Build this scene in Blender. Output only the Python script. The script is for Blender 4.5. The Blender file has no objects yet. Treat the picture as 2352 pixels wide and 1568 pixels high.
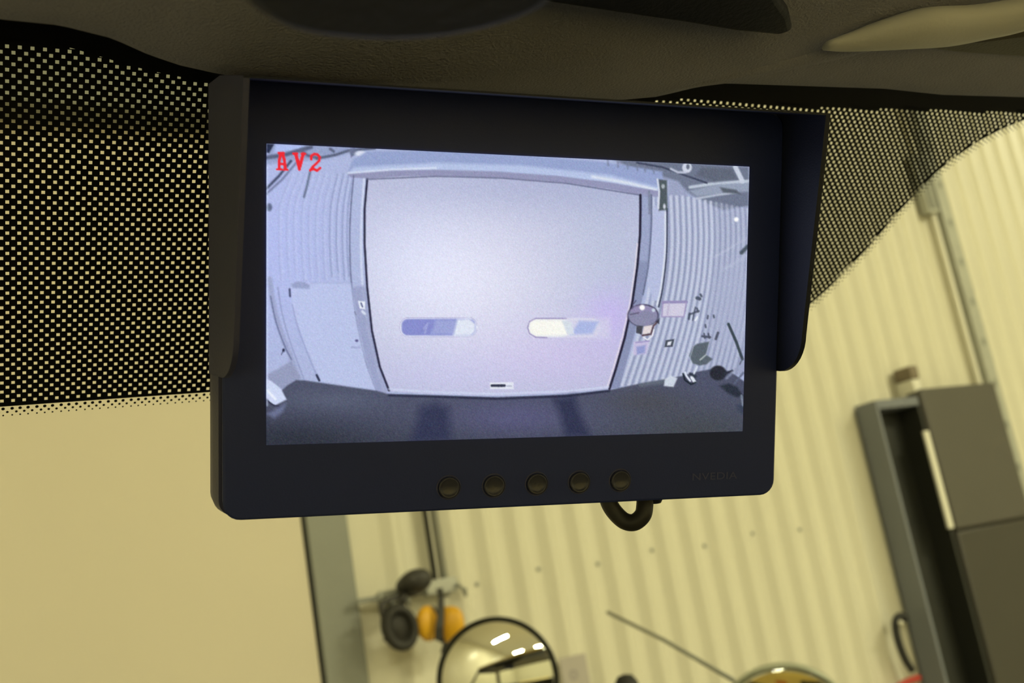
import bpy, math, random
import numpy as np
from mathutils import Vector, Matrix

random.seed(4)
scene = bpy.context.scene
COL = scene.collection

# ------------------------------------------------------------------ camera
# Units are metres.  World: X along the garage front wall, Y towards that wall, Z up (garage floor z = 0).
CAM = Vector((0.0, 0.0, 2.0))
F, CX, CY = 2500.0, 1176.0, 784.0            # focal length and centre for a 2352 x 1568 frame
_x = Vector((4424, -204, 2500)).normalized()
_z = Vector((-1943, -10798, 2500)); _z = (_z - _x * _z.dot(_x)).normalized()
_y = _z.cross(_x)                            # world axes seen from the camera (right, down, forward)
RIGHT = Vector((_x.x, _y.x, _z.x)); DOWN = Vector((_x.y, _y.y, _z.y)); FWD = Vector((_x.z, _y.z, _z.z))
cam_data = bpy.data.cameras.new('camera')
cam = bpy.data.objects.new('camera', cam_data); COL.objects.link(cam)
m = Matrix.Identity(4)
for i in range(3):
    m[i][0], m[i][1], m[i][2], m[i][3] = RIGHT[i], -DOWN[i], -FWD[i], CAM[i]
cam.matrix_world = m
cam_data.sensor_width = 36.0
cam_data.lens = 36.0 * F / 2352.0
cam_data.clip_start = 0.02
cam_data.dof.use_dof = True
cam_data.dof.focus_distance = 0.415
cam_data.dof.aperture_fstop = 14.0
scene.camera = cam

# ------------------------------------------------------------------ world, exposure
world = bpy.data.worlds.new('world'); scene.world = world
world.use_nodes = True
world.node_tree.nodes['Background'].inputs[0].default_value = (0.5, 0.47, 0.36, 1)
world.node_tree.nodes['Background'].inputs[1].default_value = 0.02
vs = scene.view_settings
vs.view_transform = 'Standard'; vs.look = 'None'; vs.exposure = 0.0; vs.gamma = 1.0
vs.use_curve_mapping = False
LAMP_POWER = 91.0
LAMP_COLOR = (1.0, 0.95, 0.64)


# ------------------------------------------------------------------ helpers
def ray(px, py):
    a, b = (px - CX) / F, (py - CY) / F
    return RIGHT * a + DOWN * b + FWD


def on_plane(px, py, point, normal):
    d = ray(px, py)
    return CAM + d * ((Vector(point) - CAM).dot(normal) / d.dot(normal))


def at_y(px, py, y):
    d = ray(px, py)
    return CAM + d * (y / d.y)


def at_z(px, py, z):
    d = ray(px, py)
    return CAM + d * ((z - CAM.z) / d.z)


def srgb(r, g, b):
    def f(c):
        c /= 255.0
        return c / 12.92 if c <= 0.04045 else ((c + 0.055) / 1.055) ** 2.4
    return (f(r), f(g), f(b))


MATS = {}


def mat(name, color, rough=0.5, metal=0.0, vary=0.0, scale=30.0, bump=0.0, bscale=200.0, spec=0.5, coat=0.0):
    mt = bpy.data.materials.new(name); mt.use_nodes = True
    nt = mt.node_tree; b = nt.nodes['Principled BSDF']
    b.inputs['Base Color'].default_value = (*color, 1)
    b.inputs['Roughness'].default_value = rough
    b.inputs['Metallic'].default_value = metal
    b.inputs['Specular IOR Level'].default_value = spec
    b.inputs['Coat Weight'].default_value = coat
    tc = nt.nodes.new('ShaderNodeTexCoord')
    if vary:
        n = nt.nodes.new('ShaderNodeTexNoise'); n.inputs['Scale'].default_value = scale
        n.inputs['Detail'].default_value = 5
        nt.links.new(tc.outputs['Object'], n.inputs['Vector'])
        r = nt.nodes.new('ShaderNodeMapRange')
        r.inputs['To Min'].default_value = 1 - vary; r.inputs['To Max'].default_value = 1 + vary
        nt.links.new(n.outputs['Fac'], r.inputs['Value'])
        mx = nt.nodes.new('ShaderNodeMix'); mx.data_type = 'RGBA'; mx.blend_type = 'MULTIPLY'
        mx.inputs['Factor'].default_value = 1
        mx.inputs['A'].default_value = (*color, 1)
        nt.links.new(r.outputs['Result'], mx.inputs['B'])
        nt.links.new(mx.outputs['Result'], b.inputs['Base Color'])
    if bump:
        n = nt.nodes.new('ShaderNodeTexNoise'); n.inputs['Scale'].default_value = bscale
        nt.links.new(tc.outputs['Object'], n.inputs['Vector'])
        bp = nt.nodes.new('ShaderNodeBump'); bp.inputs['Strength'].default_value = bump
        bp.inputs['Distance'].default_value = 0.002
        nt.links.new(n.outputs['Fac'], bp.inputs['Height'])
        nt.links.new(bp.outputs['Normal'], b.inputs['Normal'])
    MATS[name] = mt
    return mt


def emit(name, color, strength):
    mt = bpy.data.materials.new(name); mt.use_nodes = True
    nt = mt.node_tree; nt.nodes.clear()
    e = nt.nodes.new('ShaderNodeEmission'); o = nt.nodes.new('ShaderNodeOutputMaterial')
    e.inputs[0].default_value = (*color, 1); e.inputs[1].default_value = strength
    nt.links.new(e.outputs[0], o.inputs[0])
    MATS[name] = mt
    return mt


def glass_mat(name, tint, refl=0.04):
    mt = bpy.data.materials.new(name); mt.use_nodes = True
    nt = mt.node_tree; nt.nodes.clear()
    t = nt.nodes.new('ShaderNodeBsdfTransparent'); g = nt.nodes.new('ShaderNodeBsdfGlossy')
    fr = nt.nodes.new('ShaderNodeFresnel'); mx = nt.nodes.new('ShaderNodeMixShader'); o = nt.nodes.new('ShaderNodeOutputMaterial')
    t.inputs[0].default_value = (*tint, 1); g.inputs['Roughness'].default_value = 0.0
    g.inputs['Color'].default_value = (1, 1, 1, 1)
    fr.inputs[0].default_value = 1.25
    nt.links.new(fr.outputs[0], mx.inputs[0]); nt.links.new(t.outputs[0], mx.inputs[1])
    nt.links.new(g.outputs[0], mx.inputs[2]); nt.links.new(mx.outputs[0], o.inputs[0])
    MATS[name] = mt
    return mt


class MB:
    """collects vertices and faces in world coordinates; becomes one mesh"""
    def __init__(self):
        self.v = []; self.f = []

    def add(self, vs, fs):
        k = len(self.v)
        self.v += [Vector(p) for p in vs]
        self.f += [tuple(i + k for i in f) for f in fs]
        return self

    def box(self, a, b, M=None):
        x0, y0, z0 = a; x1, y1, z1 = b
        vs = [(x0, y0, z0), (x1, y0, z0), (x1, y1, z0), (x0, y1, z0), (x0, y0, z1), (x1, y0, z1), (x1, y1, z1), (x0, y1, z1)]
        if M is not None:
            vs = [M(*p) if callable(M) else M @ Vector(p) for p in vs]
        return self.add(vs, [(0, 3, 2, 1), (4, 5, 6, 7), (0, 1, 5, 4), (1, 2, 6, 5), (2, 3, 7, 6), (3, 0, 4, 7)])

    def rings(self, rings, close=True, caps=True):
        n = len(rings[0]); vs = [p for r in rings for p in r]; fs = []
        for i in range(len(rings) - 1):
            for j in range(n if close else n - 1):
                a = i * n + j; b = i * n + (j + 1) % n
                fs.append((a, b, b + n, a + n))
        if caps and close:
            fs.append(tuple(reversed(range(n)))); fs.append(tuple(range((len(rings) - 1) * n, len(rings) * n)))
        return self.add(vs, fs)

    def tube(self, pts, r, seg=10, caps=True):
        pts = [Vector(p) for p in pts]
        rr = r if isinstance(r, (list, tuple)) else [r] * len(pts)
        t0 = (pts[1] - pts[0]).normalized()
        up = Vector((0, 0, 1)) if abs(t0.z) < 0.9 else Vector((1, 0, 0))
        nrm = t0.cross(up).normalized(); rings = []
        for i, p in enumerate(pts):
            t = (pts[min(i + 1, len(pts) - 1)] - pts[max(i - 1, 0)]).normalized()
            nrm = (nrm - t * nrm.dot(t)).normalized(); bn = t.cross(nrm)
            rings.append([p + (nrm * math.cos(2 * math.pi * k / seg) + bn * math.sin(2 * math.pi * k / seg)) * rr[i] for k in range(seg)])
        return self.rings(rings, True, caps)

    def lathe(self, prof, c, ax, ex, ey, seg=32):
        """prof: (radius, height) pairs about axis ax through c; ex, ey: the scaled radial axes"""
        c, ax, ex, ey = Vector(c), Vector(ax), Vector(ex), Vector(ey)
        rings = [[c + ax * h + (ex * math.cos(2 * math.pi * k / seg) + ey * math.sin(2 * math.pi * k / seg)) * max(r, 1e-5) for k in range(seg)] for r, h in prof]
        return self.rings(rings, True, True)

    def prism(self, poly, d):
        """poly: world points of a planar outline; d: extrusion vector"""
        n = len(poly); d = Vector(d)
        vs = [Vector(p) for p in poly] + [Vector(p) + d for p in poly]
        fs = [tuple(reversed(range(n))), tuple(range(n, 2 * n))]
        fs += [(i, (i + 1) % n, (i + 1) % n + n, i + n) for i in range(n)]
        return self.add(vs, fs)


PM = {}


def tag(o, label=None, cat=None, group=None, kind=None):
    if label: o['label'] = label
    if cat: o['category'] = cat
    if group: o['group'] = group
    if kind: o['kind'] = kind
    return o


def thing(name, loc, label=None, cat=None, group=None, kind=None):
    o = bpy.data.objects.new(name, None); o.empty_display_size = 0.05
    COL.objects.link(o); o.location = loc
    PM[o.name] = Matrix.Translation(Vector(loc))
    return tag(o, label, cat, group, kind)


def obj(name, mb, material, parent=None, smooth=False, bevel=0.0, bseg=2, subsurf=0):
    vs = mb.v
    if parent is None:
        lo = [min(p[i] for p in vs) for i in range(3)]; hi = [max(p[i] for p in vs) for i in range(3)]
        loc = Vector(((lo[0] + hi[0]) / 2, (lo[1] + hi[1]) / 2, lo[2])); Mi = Matrix.Translation(-loc)
    else:
        Mi = PM[parent.name].inverted()
    me = bpy.data.meshes.new(name)
    me.from_pydata([Mi @ p for p in vs], [], mb.f); me.update()
    o = bpy.data.objects.new(name, me); COL.objects.link(o)
    if parent is None:
        o.location = loc; PM[o.name] = Matrix.Translation(loc)
    else:
        o.parent = parent; PM[o.name] = PM[parent.name]
    me.materials.append(MATS[material] if isinstance(material, str) else material)
    if smooth:
        for p in me.polygons: p.use_smooth = True
        if smooth == 'auto':
            md = None
            me.set_sharp_from_angle(angle=math.radians(40))
    if bevel:
        b = o.modifiers.new('bevel', 'BEVEL'); b.width = bevel; b.segments = bseg; b.limit_method = 'ANGLE'
        b.angle_limit = math.radians(40)
        for p in me.polygons: p.use_smooth = True
        me.set_sharp_from_angle(angle=math.radians(60))
    if subsurf:
        s = o.modifiers.new('sub', 'SUBSURF'); s.levels = subsurf; s.render_levels = subsurf
    return o


def struct(name, mb, material, parent=None, **k):
    o = obj(name, mb, material, parent, **k)
    if parent is None: o['kind'] = 'structure'
    return o


def spline(pts, n):
    """Catmull-Rom through pts (any dimension), n steps for each span"""
    P = [np.array(p, float) for p in pts]; P = [2 * P[0] - P[1]] + P + [2 * P[-1] - P[-2]]
    out = []
    for i in range(1, len(P) - 2):
        a, b, c, d = P[i - 1:i + 3]
        for k in range(n):
            t = k / n
            out.append(0.5 * (2 * b + (c - a) * t + (2 * a - 5 * b + 4 * c - d) * t * t + (3 * b - a - 3 * c + d) * t ** 3))
    out.append(P[-2])
    return out


# ------------------------------------------------------------------ materials
mat('wall_paint', (0.72, 0.69, 0.56), 0.30, vary=0.04, scale=3, bump=0.05, bscale=60)
mat('door_paint', (0.70, 0.635, 0.50), 0.5, vary=0.03, scale=2.5, bump=0.04, bscale=90)
mat('steel_grey', (0.27, 0.28, 0.25), 0.45, 0.0, vary=0.05, scale=8)
mat('galvanised', (0.45, 0.46, 0.42), 0.4, 0.4, vary=0.12, scale=25)
mat('rubber', (0.02, 0.02, 0.018), 0.7)
mat('concrete', (0.34, 0.325, 0.28), 0.7, vary=0.15, scale=3, bump=0.1, bscale=40)
mat('ceiling_paint', (0.7, 0.68, 0.6), 0.6, vary=0.03)
mat('headliner', (0.38, 0.385, 0.48), 0.95, vary=0.10, scale=60, bump=0.35, bscale=900, spec=0.2)
mat('black_trim', (0.10, 0.097, 0.088), 0.55, bump=0.15, bscale=700)
mat('visor_vinyl', (0.022, 0.026, 0.05), 0.7, bump=0.2, bscale=500)
mat('trim_plastic', (0.78, 0.78, 0.76), 0.55, bump=0.1, bscale=500)
mat('frit', (0.006, 0.006, 0.005), 0.6, spec=0.2)
mat('monitor_black', (0.018, 0.021, 0.038), 0.55, bump=0.15, bscale=1500, spec=0.35)
mat('monitor_face', (0.036, 0.052, 0.19), 0.5, bump=0.05, bscale=1500, spec=0.3)  # blue screen glow and haze on the bezel put into this colour
mat('monitor_shell', (0.070, 0.073, 0.16), 0.5, bump=0.1, bscale=1200)
mat('button_rubber', (0.062, 0.062, 0.085), 0.32, bump=0.05, bscale=900)
mat('logo_print', (0.08, 0.09, 0.22), 0.5)
mat('yellow_paint', (0.88, 0.68, 0.20), 0.3, coat=0.5, vary=0.03, scale=4)
mat('amber_lens', (0.75, 0.20, 0.01), 0.2, coat=0.6)
mat('dark_grille', (0.03, 0.03, 0.03), 0.5)
mat('mirror_glass', (0.86, 0.86, 0.80), 0.02, 1.0)
mat('mirror_rim', (0.03, 0.032, 0.027), 0.4)
mat('mirror_rim_pale', (0.42, 0.45, 0.36), 0.35, 0.3)
mat('ear_black', (0.035, 0.033, 0.03), 0.5, vary=0.2, scale=30, bump=0.2, bscale=120)
mat('ear_cushion', (0.032, 0.031, 0.028), 0.6, bump=0.2, bscale=80)
mat('ear_yellow', (0.75, 0.40, 0.015), 0.45, vary=0.1, scale=30)
mat('cabinet_blue_grey', (0.18, 0.195, 0.23), 0.5, vary=0.08, scale=6)
mat('cabinet_dark', (0.020, 0.021, 0.017), 0.6, vary=0.1, scale=6)
mat('cabinet_brown_grey', (0.085, 0.079, 0.068), 0.5, vary=0.06, scale=5)
mat('cabinet_lower', (0.048, 0.044, 0.036), 0.5, vary=0.08, scale=5)
mat('white_plastic', (0.80, 0.78, 0.68), 0.4)
mat('brown_plastic', (0.20, 0.16, 0.11), 0.5)
mat('red_rubber', (0.42, 0.035, 0.02), 0.45)
mat('paper_lilac', (0.47, 0.43, 0.40), 0.8)
mat('paper_mark', (0.34, 0.31, 0.31), 0.8)
mat('lamp_housing', (0.75, 0.74, 0.7), 0.4)
emit('lamp_tube', LAMP_COLOR, 14.0)
glass_mat('windscreen_glass', (0.985, 0.99, 0.975))
glass_mat('side_glass', (0.9, 0.93, 0.9))

# ------------------------------------------------------------------ garage shell
WY = 2.60                                     # front wall plane
GX0, GX1, GY0, GZ1 = -4.0, 6.2, -11.0, 5.3
DOOR_X = 0.845                                # right edge of the lifting door
DOOR_TOP = 3.29
struct('floor', MB().box((GX0, GY0, -0.1), (GX1, WY + 0.2, 0)), 'concrete')
struct('ceiling', MB().box((GX0, GY0, GZ1), (GX1, WY + 0.2, GZ1 + 0.1)), 'ceiling_paint')
struct('wall_left', MB().box((GX0 - 0.1, GY0, 0), (GX0, WY + 0.2, GZ1)), 'wall_paint')
struct('wall_right', MB().box((GX1, GY0, 0), (GX1 + 0.1, WY + 0.2, GZ1)), 'wall_paint')
struct('wall_back', MB().box((GX0, GY0 - 0.1, 0), (GX1, GY0, GZ1)), 'wall_paint')

# front wall: a backing with ribbed steel sheets fixed to it
wf = MB()
wf.box((DOOR_X, WY + 0.03, 0), (GX1, WY + 0.15, GZ1)).box((GX0, WY + 0.03, DOOR_TOP), (DOOR_X, WY + 0.15, GZ1))
wall_front = struct('wall_front', wf, 'wall_paint')
RIB0, PITCH = 1.5225, 0.0945


def sheet(x0, x1, ribs, z0=0.0, z1=GZ1, y=WY):
    prof = [(x0, 0.0)]
    for xr in ribs:
        prof += [(xr - 0.040, 0.0), (xr - 0.033, -0.0015), (xr - 0.013, -0.0165), (xr - 0.006, -0.0190), (xr + 0.002, -0.0182), (xr + 0.014, -0.0125), (xr + 0.020, -0.003), (xr + 0.025, 0.0)]
    prof.append((x1, 0.0))
    mb = MB(); n = len(prof)
    vs = [(x, y + d, z0) for x, d in prof] + [(x, y + d, z1) for x, d in prof]
    vs += [(x, y + 0.028, z) for z in (z0, z1) for x in (x0, x1)]
    fs = [(i, i + 1, i + 1 + n, i + n) for i in range(n - 1)]
    fs += [(0, n, 2 * n + 2, 2 * n), (n - 1, 2 * n + 1, 2 * n + 3, 2 * n - 1), (2 * n, 2 * n + 2, 2 * n + 3, 2 * n + 1)]
    mb.add(vs, fs)
    return struct('cladding_sheet', mb, 'wall_paint', wall_front, smooth='auto')


sheet(0.955, 1.185, [1.075])
k = 0
edge = 1.187
while edge < GX1:
    nxt = edge + PITCH * 11
    ribs = [RIB0 + PITCH * i for i in range(-6, 60) if edge + 0.03 < RIB0 + PITCH * i < min(nxt, GX1) - 0.03]
    sheet(edge, min(nxt - 0.001, GX1), ribs)
    edge = nxt
sheet(GX0, 0.84, [GX0 + 0.3 + PITCH * 2 * i for i in range(24)], DOOR_TOP + 0.2)

# lifting door with its seal, guide rail and header box
door = struct('door_1', MB().box((GX0, WY - 0.012, 0.02), (DOOR_X - 0.006, WY + 0.03, DOOR_TOP)), 'door_paint', bevel=0.004)
struct('door_seal', MB().tube([(DOOR_X - 0.0015, WY - 0.012, 0.02), (DOOR_X - 0.0015, WY - 0.012, DOOR_TOP)], 0.0048, 8), 'rubber', door)
for xw in (-2.6, -1.2):
    mb = MB(); ring = []
    for c, s0 in (((xw + 0.35, 1.62), 0), ((xw - 0.35, 1.62), 1), ((xw - 0.35, 1.44), 2), ((xw + 0.35, 1.44), 3)):
        for q in range(6):
            a = math.pi / 2 * (s0 + q / 5); ring.append((c[0] + 0.07 * math.cos(a), WY - 0.012, c[1] + 0.07 * math.sin(a)))
    mb.prism(ring, (0, -0.006, 0))
    struct('window_pane', mb, 'side_glass', door)
g = MB()
g.box((DOOR_X + 0.003, WY - 0.02, 0), (DOOR_X + 0.108, WY + 0.03, DOOR_TOP + 0.05))
tr = struct('trim_1', g, 'steel_grey', bevel=0.004)
struct('trim_2', MB().box((GX0, WY - 0.12, DOOR_TOP - 0.005), (DOOR_X + 0.12, WY + 0.03, DOOR_TOP + 0.155)), 'steel_grey', bevel=0.01)

# ceiling lamps: long fittings, three tubes of light along the room
def lamp(x, y, label, power):
    t = thing('ceiling_lamp', (x, y, GZ1), label, 'lamp', 'long ceiling lamps in the garage')
    z = GZ1
    obj('housing', MB().box((x - 0.8, y - 0.09, z - 0.09), (x + 0.8, y + 0.09, z)), 'lamp_housing', t, bevel=0.006)
    obj('tube', MB().tube([(x - 0.76, y, z - 0.115), (x + 0.76, y, z - 0.115)], 0.019, 10), 'lamp_tube', t)
    for s in (-1, 1):
        obj('end_cap', MB().box((x + s * 0.78 - 0.015, y - 0.03, z - 0.14), (x + s * 0.78 + 0.015, y + 0.03, z - 0.09)), 'lamp_housing', t)
    ld = bpy.data.lights.new('lamp_light', 'AREA'); ld.shape = 'RECTANGLE'; ld.size = 1.5; ld.size_y = 0.14
    ld.energy = LAMP_POWER * power; ld.color = LAMP_COLOR
    lo = bpy.data.objects.new('lamp_light', ld); COL.objects.link(lo); lo.parent = t; lo.location = (0, 0, -0.15)
    return t


LAB = 'long white fluorescent ceiling lamp over the garage floor'
for x, y, pw in ((4.9, -1.9, 2.4), (4.9, -5.4, 1.9), (-1.8, -2.8, 1.6), (-1.8, -7.6, 1.0), (1.6, -7.6, 1.0)):
    lamp(x, y, LAB, pw)

# screw heads along the front wall
zs = at_y(1393, 1291, WY).z
for q in range(14):
    xq = RIB0 + PITCH * (q - 3) * 1.0 + PITCH * 0.5
    if q % 2 == 0:
        struct('screw', MB().lathe([(0.0, 0.0), (0.006, 0.0), (0.005, 0.004), (0.0, 0.005)], (xq, WY, zs + 0.012 * ((q // 2) % 2)), (0, -1, 0), (1, 0, 0), (0, 0, 1), 8), 'steel_grey', wall_front)


# ------------------------------------------------------------------ windscreen with its printed dot border
XW = Vector((1, 0, 0))
RAKE = math.radians(42)
WDN = Vector((0, math.sin(RAKE), -math.cos(RAKE)))       # down along the glass
WN = Vector((0, math.cos(RAKE), math.sin(RAKE)))         # outwards
WO = CAM + ray(60, 130) * 0.395


def W(u, v, off=0.0):
    return WO + XW * u + WDN * v + WN * off


def w_uv(px, py):
    r = on_plane(px, py, WO, WN) - WO
    return r.dot(XW), r.dot(WDN)


CAB_X0, CAB_X1 = -0.85, 1.42
window = thing('window_1', W(0.2, 0.76), kind='structure')
U0, U1, V0, V1 = CAB_X0 - WO.x, CAB_X1 - WO.x, -0.05, 0.80
clear = bpy.data.materials.new('windscreen_clear'); clear.use_nodes = True
nt = clear.node_tree; nt.nodes.clear()
tb = nt.nodes.new('ShaderNodeBsdfTransparent'); mo = nt.nodes.new('ShaderNodeOutputMaterial')
tb.inputs[0].default_value = (0.975, 0.98, 0.955, 1); nt.links.new(tb.outputs[0], mo.inputs[0])
obj('glass_pane', MB().add([W(U0, V0, 0.001), W(U1, V0, 0.001), W(U1, V1, 0.001), W(U0, V1, 0.001),
                            W(U0, V0, 0.006), W(U1, V0, 0.006), W(U1, V1, 0.006), W(U0, V1, 0.006)],
                           [(0, 1, 2, 3), (7, 6, 5, 4), (0, 4, 5, 1), (1, 5, 6, 2), (2, 6, 7, 3), (3, 7, 4, 0)]), clear, window)

low_px = [(0, 934), (240, 917), (485, 900), (900, 872), (1300, 848), (1600, 815), (1780, 755), (1855, 704), (1905, 660), (1960, 604), (2000, 562), (2070, 480),
          (2150, 396), (2200, 357), (2252, 322), (2300, 297), (2352, 276), (2420, 262)]
top_px = [(0, 91), (27, 94), (143, 104), (170, 112), (235, 131), (299, 151), (388, 172), (494, 190), (560, 200), (900, 240), (1300, 246), (1480, 234), (1560, 226), (1600, 229), (1700, 236),
          (1900, 247), (2150, 252), (2352, 259), (2420, 261)]
lu = [w_uv(*p) for p in low_px]; tu = [w_uv(*p) for p in top_px]
lu = [(U0, 0.02), (-0.30, 0.022), (-0.22, 0.05), (-0.12, lu[0][1] - 0.01)] + lu + [(lu[-1][0] + 0.06, lu[-1][1] + 0.004), (U1, lu[-1][1] + 0.006)]
tu = [(U0, tu[0][1] - 0.004), (-0.1, tu[0][1] - 0.002)] + tu + [(U1, tu[-1][1])]
vlow = lambda u: float(np.interp(u, [a for a, b in lu], [b for a, b in lu]))
vtop = lambda u: float(np.interp(u, [a for a, b in tu], [b for a, b in tu]))
PI_, Q = 0.0042, 0.0021
HX, HY = 0.00066, 0.00064                                # half size of a clear square
fr = MB(); FV, FF = [], []


def quad(pts):
    k = len(FV)
    FV.extend(W(u, v) for u, v in pts); FF.append(tuple(range(k, k + len(pts))))


# solid strip above the dots
us = np.linspace(U0, U1, 400)
for a, b in zip(us[:-1], us[1:]):
    quad([(a, V0), (b, V0), (b, vtop(b)), (a, vtop(a))])
j0, j1 = int(math.floor(-0.03 / Q)), int(math.ceil(0.2 / Q))
i0, i1 = int(math.floor(U0 / PI_)), int(math.ceil(U1 / PI_))
for j in range(j0, j1):
    va, vb = j * Q, (j + 1) * Q
    for i in range(i0, i1):
        ua = (i + (0.5 if j % 2 else 0.0)) * PI_; ub = ua + PI_; uc, vc = (ua + ub) / 2, (va + vb) / 2
        t = vtop(uc); l0, l1 = vlow(ua), vlow(ub)
        if vb < t or va > max(l0, l1):
            continue
        if vc - HY >= t - 0.0006 and vc + HY <= min(vlow(uc - HX), vlow(uc + HX)) - 0.0003:
            h = [(uc - HX, vc - HY), (uc + HX, vc - HY), (uc + HX, vc + HY), (uc - HX, vc + HY)]
            o4 = [(ua, va), (ub, va), (ub, max(va, min(vb, l1))), (ua, max(va, min(vb, l0)))]
            k = len(FV); FV.extend(W(u, v) for u, v in o4 + h)
            FF.extend([(k + a, k + (a + 1) % 4, k + 4 + (a + 1) % 4, k + 4 + a) for a in range(4)])
        else:
            for s in range(4):
                xa, xb = ua + PI_ * s / 4, ua + PI_ * (s + 1) / 4
                ya, yb = min(vb, vlow(xa)), min(vb, vlow(xb))
                if ya > va or yb > va:
                    quad([(xa, va), (xb, va), (xb, max(yb, va)), (xa, max(ya, va))])
fr.v, fr.f = FV, FF
obj('dot_border', fr, 'frit', window)
# three rows of fading black dots below the border
dm = MB(); arc = []
fine = np.linspace(U0, U1, 6000); acc = 0.0; pu, pv = fine[0], vlow(fine[0]); step = 0.75 * PI_
for u in fine[1:]:
    v = vlow(u); acc += math.hypot(u - pu, v - pv)
    if acc >= step:
        acc -= step; tn = np.array([u - pu, v - pv]); tn /= np.linalg.norm(tn); arc.append((u, v, tn))
    pu, pv = u, v
for row, (dist, rad) in enumerate(((0.0011, 0.00072), (0.0027, 0.00056), (0.0042, 0.00040))):
    for u, v, tn in arc:
        nx, ny = -tn[1], tn[0]
        if ny < 0: nx, ny = -nx, -ny
        c = (u + nx * dist + tn[0] * step * 0.5 * (row % 2), v + ny * dist + tn[1] * step * 0.5 * (row % 2))
        dm.add([W(c[0] + rad * math.cos(math.pi / 4 * q), c[1] + rad * math.sin(math.pi / 4 * q)) for q in range(8)], [tuple(range(8))])
tag(obj('edge_dots', dm, 'frit', window), kind='stuff')

# ------------------------------------------------------------------ the cab around it
cab = thing('vehicle_cab', (0.28, 0.1, 0.0), 'dark cab of a yellow work vehicle with a brown fabric headliner', 'vehicle')
Z0 = CAM.z
# headliner: near-flat padded lining with a rolled front edge
edge_px = [(0, 45), (130, 58), (250, 88), (330, 124), (400, 148), (480, 166), (560, 180), (800, 197), (1100, 216), (1400, 228), (1488, 220),
           (1579, 198), (1643, 190), (2005, 202), (2138, 216), (2352, 222)]
ee = [at_z(px, py, Z0 + 0.195) for px, py in edge_px]
ex = [p.x for p in ee]; ey = [p.y for p in ee]
ex = [CAB_X0, -0.1] + ex + [CAB_X1]; ey = [0.315, 0.318] + ey + [0.312]
xs = sorted(set(list(np.linspace(CAB_X0, CAB_X1, 60)) + list(np.linspace(0.0, 0.62, 150))))
prof = [(0.075, 0.262), (0.03, 0.243), (0.012, 0.222), (0.003, 0.205), (0.0, 0.196), (-0.006, 0.1915), (-0.016, 0.190), (-0.035, 0.1905), (-0.06, 0.194), (-0.09, 0.200), (-0.14, 0.205), (-0.3, 0.21), (-0.95, 0.205)]
hv = []; 
for x in xs:
    y0 = float(np.interp(x, ex, ey))
    for dy, z in prof:
        hv.append((x, y0 + dy, Z0 + z))
n = len(prof); hf = [(i * n + j, (i + 1) * n + j, (i + 1) * n + j + 1, i * n + j + 1) for i in range(len(xs) - 1) for j in range(n - 1)]
obj('headliner', MB().add(hv, hf), 'headliner', cab, smooth=True)
obj('roof_panel', MB().box((CAB_X0 - 0.03, -0.72, Z0 + 0.275), (CAB_X1 + 0.03, 0.37, Z0 + 0.31)), 'yellow_paint', cab, bevel=0.01)
obj('rear_panel', MB().box((CAB_X0, -0.72, Z0 - 1.2), (CAB_X1, -0.68, Z0 - 0.40)), 'black_trim', cab, bevel=0.005)  # unseen; rear left open above this panel to light the cab
obj('rear_rail', MB().box((CAB_X0, -0.72, Z0 + 0.16), (CAB_X1, -0.68, Z0 + 0.275)), 'black_trim', cab, bevel=0.005)
for x in (CAB_X0, CAB_X1):
    a, b = x - 0.03, x + 0.03
    obj('door_panel', MB().box((a, -0.7, Z0 - 1.2), (b, 0.75, Z0 - 0.42)), 'black_trim', cab, bevel=0.01)
    obj('side_rail', MB().box((a, -0.7, Z0 + 0.12), (b, 0.40, Z0 + 0.275)), 'black_trim', cab, bevel=0.01)
    obj('rear_pillar', MB().box((a, -0.7, Z0 - 0.42), (b, -0.5, Z0 + 0.12)), 'black_trim', cab, bevel=0.01)
    obj('front_pillar', MB().tube([W(x - WO.x, -0.04, -0.01), W(x - WO.x, 0.84, -0.01)], 0.035, 10), 'black_trim', cab, smooth=True)
yb = W(0, V1).y; zb = W(0, V1).z
obj('dashboard', MB().prism([(CAB_X0, 0.55, Z0 - 0.42), (CAB_X0, 0.70, Z0 - 0.38), (CAB_X0, yb - 0.01, zb + 0.005), (CAB_X0, yb, zb - 0.05), (CAB_X0, yb, Z0 - 1.2), (CAB_X0, 0.62, Z0 - 1.2)],
                            (CAB_X1 - CAB_X0, 0, 0)), 'black_trim', cab, bevel=0.01)
obj('cab_floor', MB().box((CAB_X0, -0.7, Z0 - 1.25), (CAB_X1, yb, Z0 - 1.2)), 'black_trim', cab)
# yellow nose below the windscreen, seen only in the small front mirror
NY = yb + 0.16
obj('nose_panel', MB().prism([(CAB_X0, yb, zb - 0.03), (CAB_X0, NY - 0.02, zb - 0.06), (CAB_X0, NY, zb - 0.08), (CAB_X0, NY, Z0 - 1.35), (CAB_X0, yb, Z0 - 1.35)],
                             (CAB_X1 - CAB_X0, 0, 0)), 'yellow_paint', cab, bevel=0.012)
obj('grille', MB().box((-0.40, NY, Z0 - 0.95), (0.80, NY + 0.012, Z0 - 0.56)), 'dark_grille', cab, bevel=0.004)
obj('grille', MB().box((1.12, NY, Z0 - 0.95), (1.37, NY + 0.012, Z0 - 0.478)), 'dark_grille', cab, bevel=0.004)
for x in (0.97, -0.52):
    obj('indicator_lamp', MB().box((x - 0.045, NY, Z0 - 0.519), (x + 0.045, NY + 0.02, Z0 - 0.496)), 'amber_lens', cab, bevel=0.006)
obj('bumper', MB().box((CAB_X0, NY - 0.02, Z0 - 1.62), (CAB_X1, NY + 0.06, Z0 - 1.36)), 'dark_grille', cab, bevel=0.02)
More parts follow.
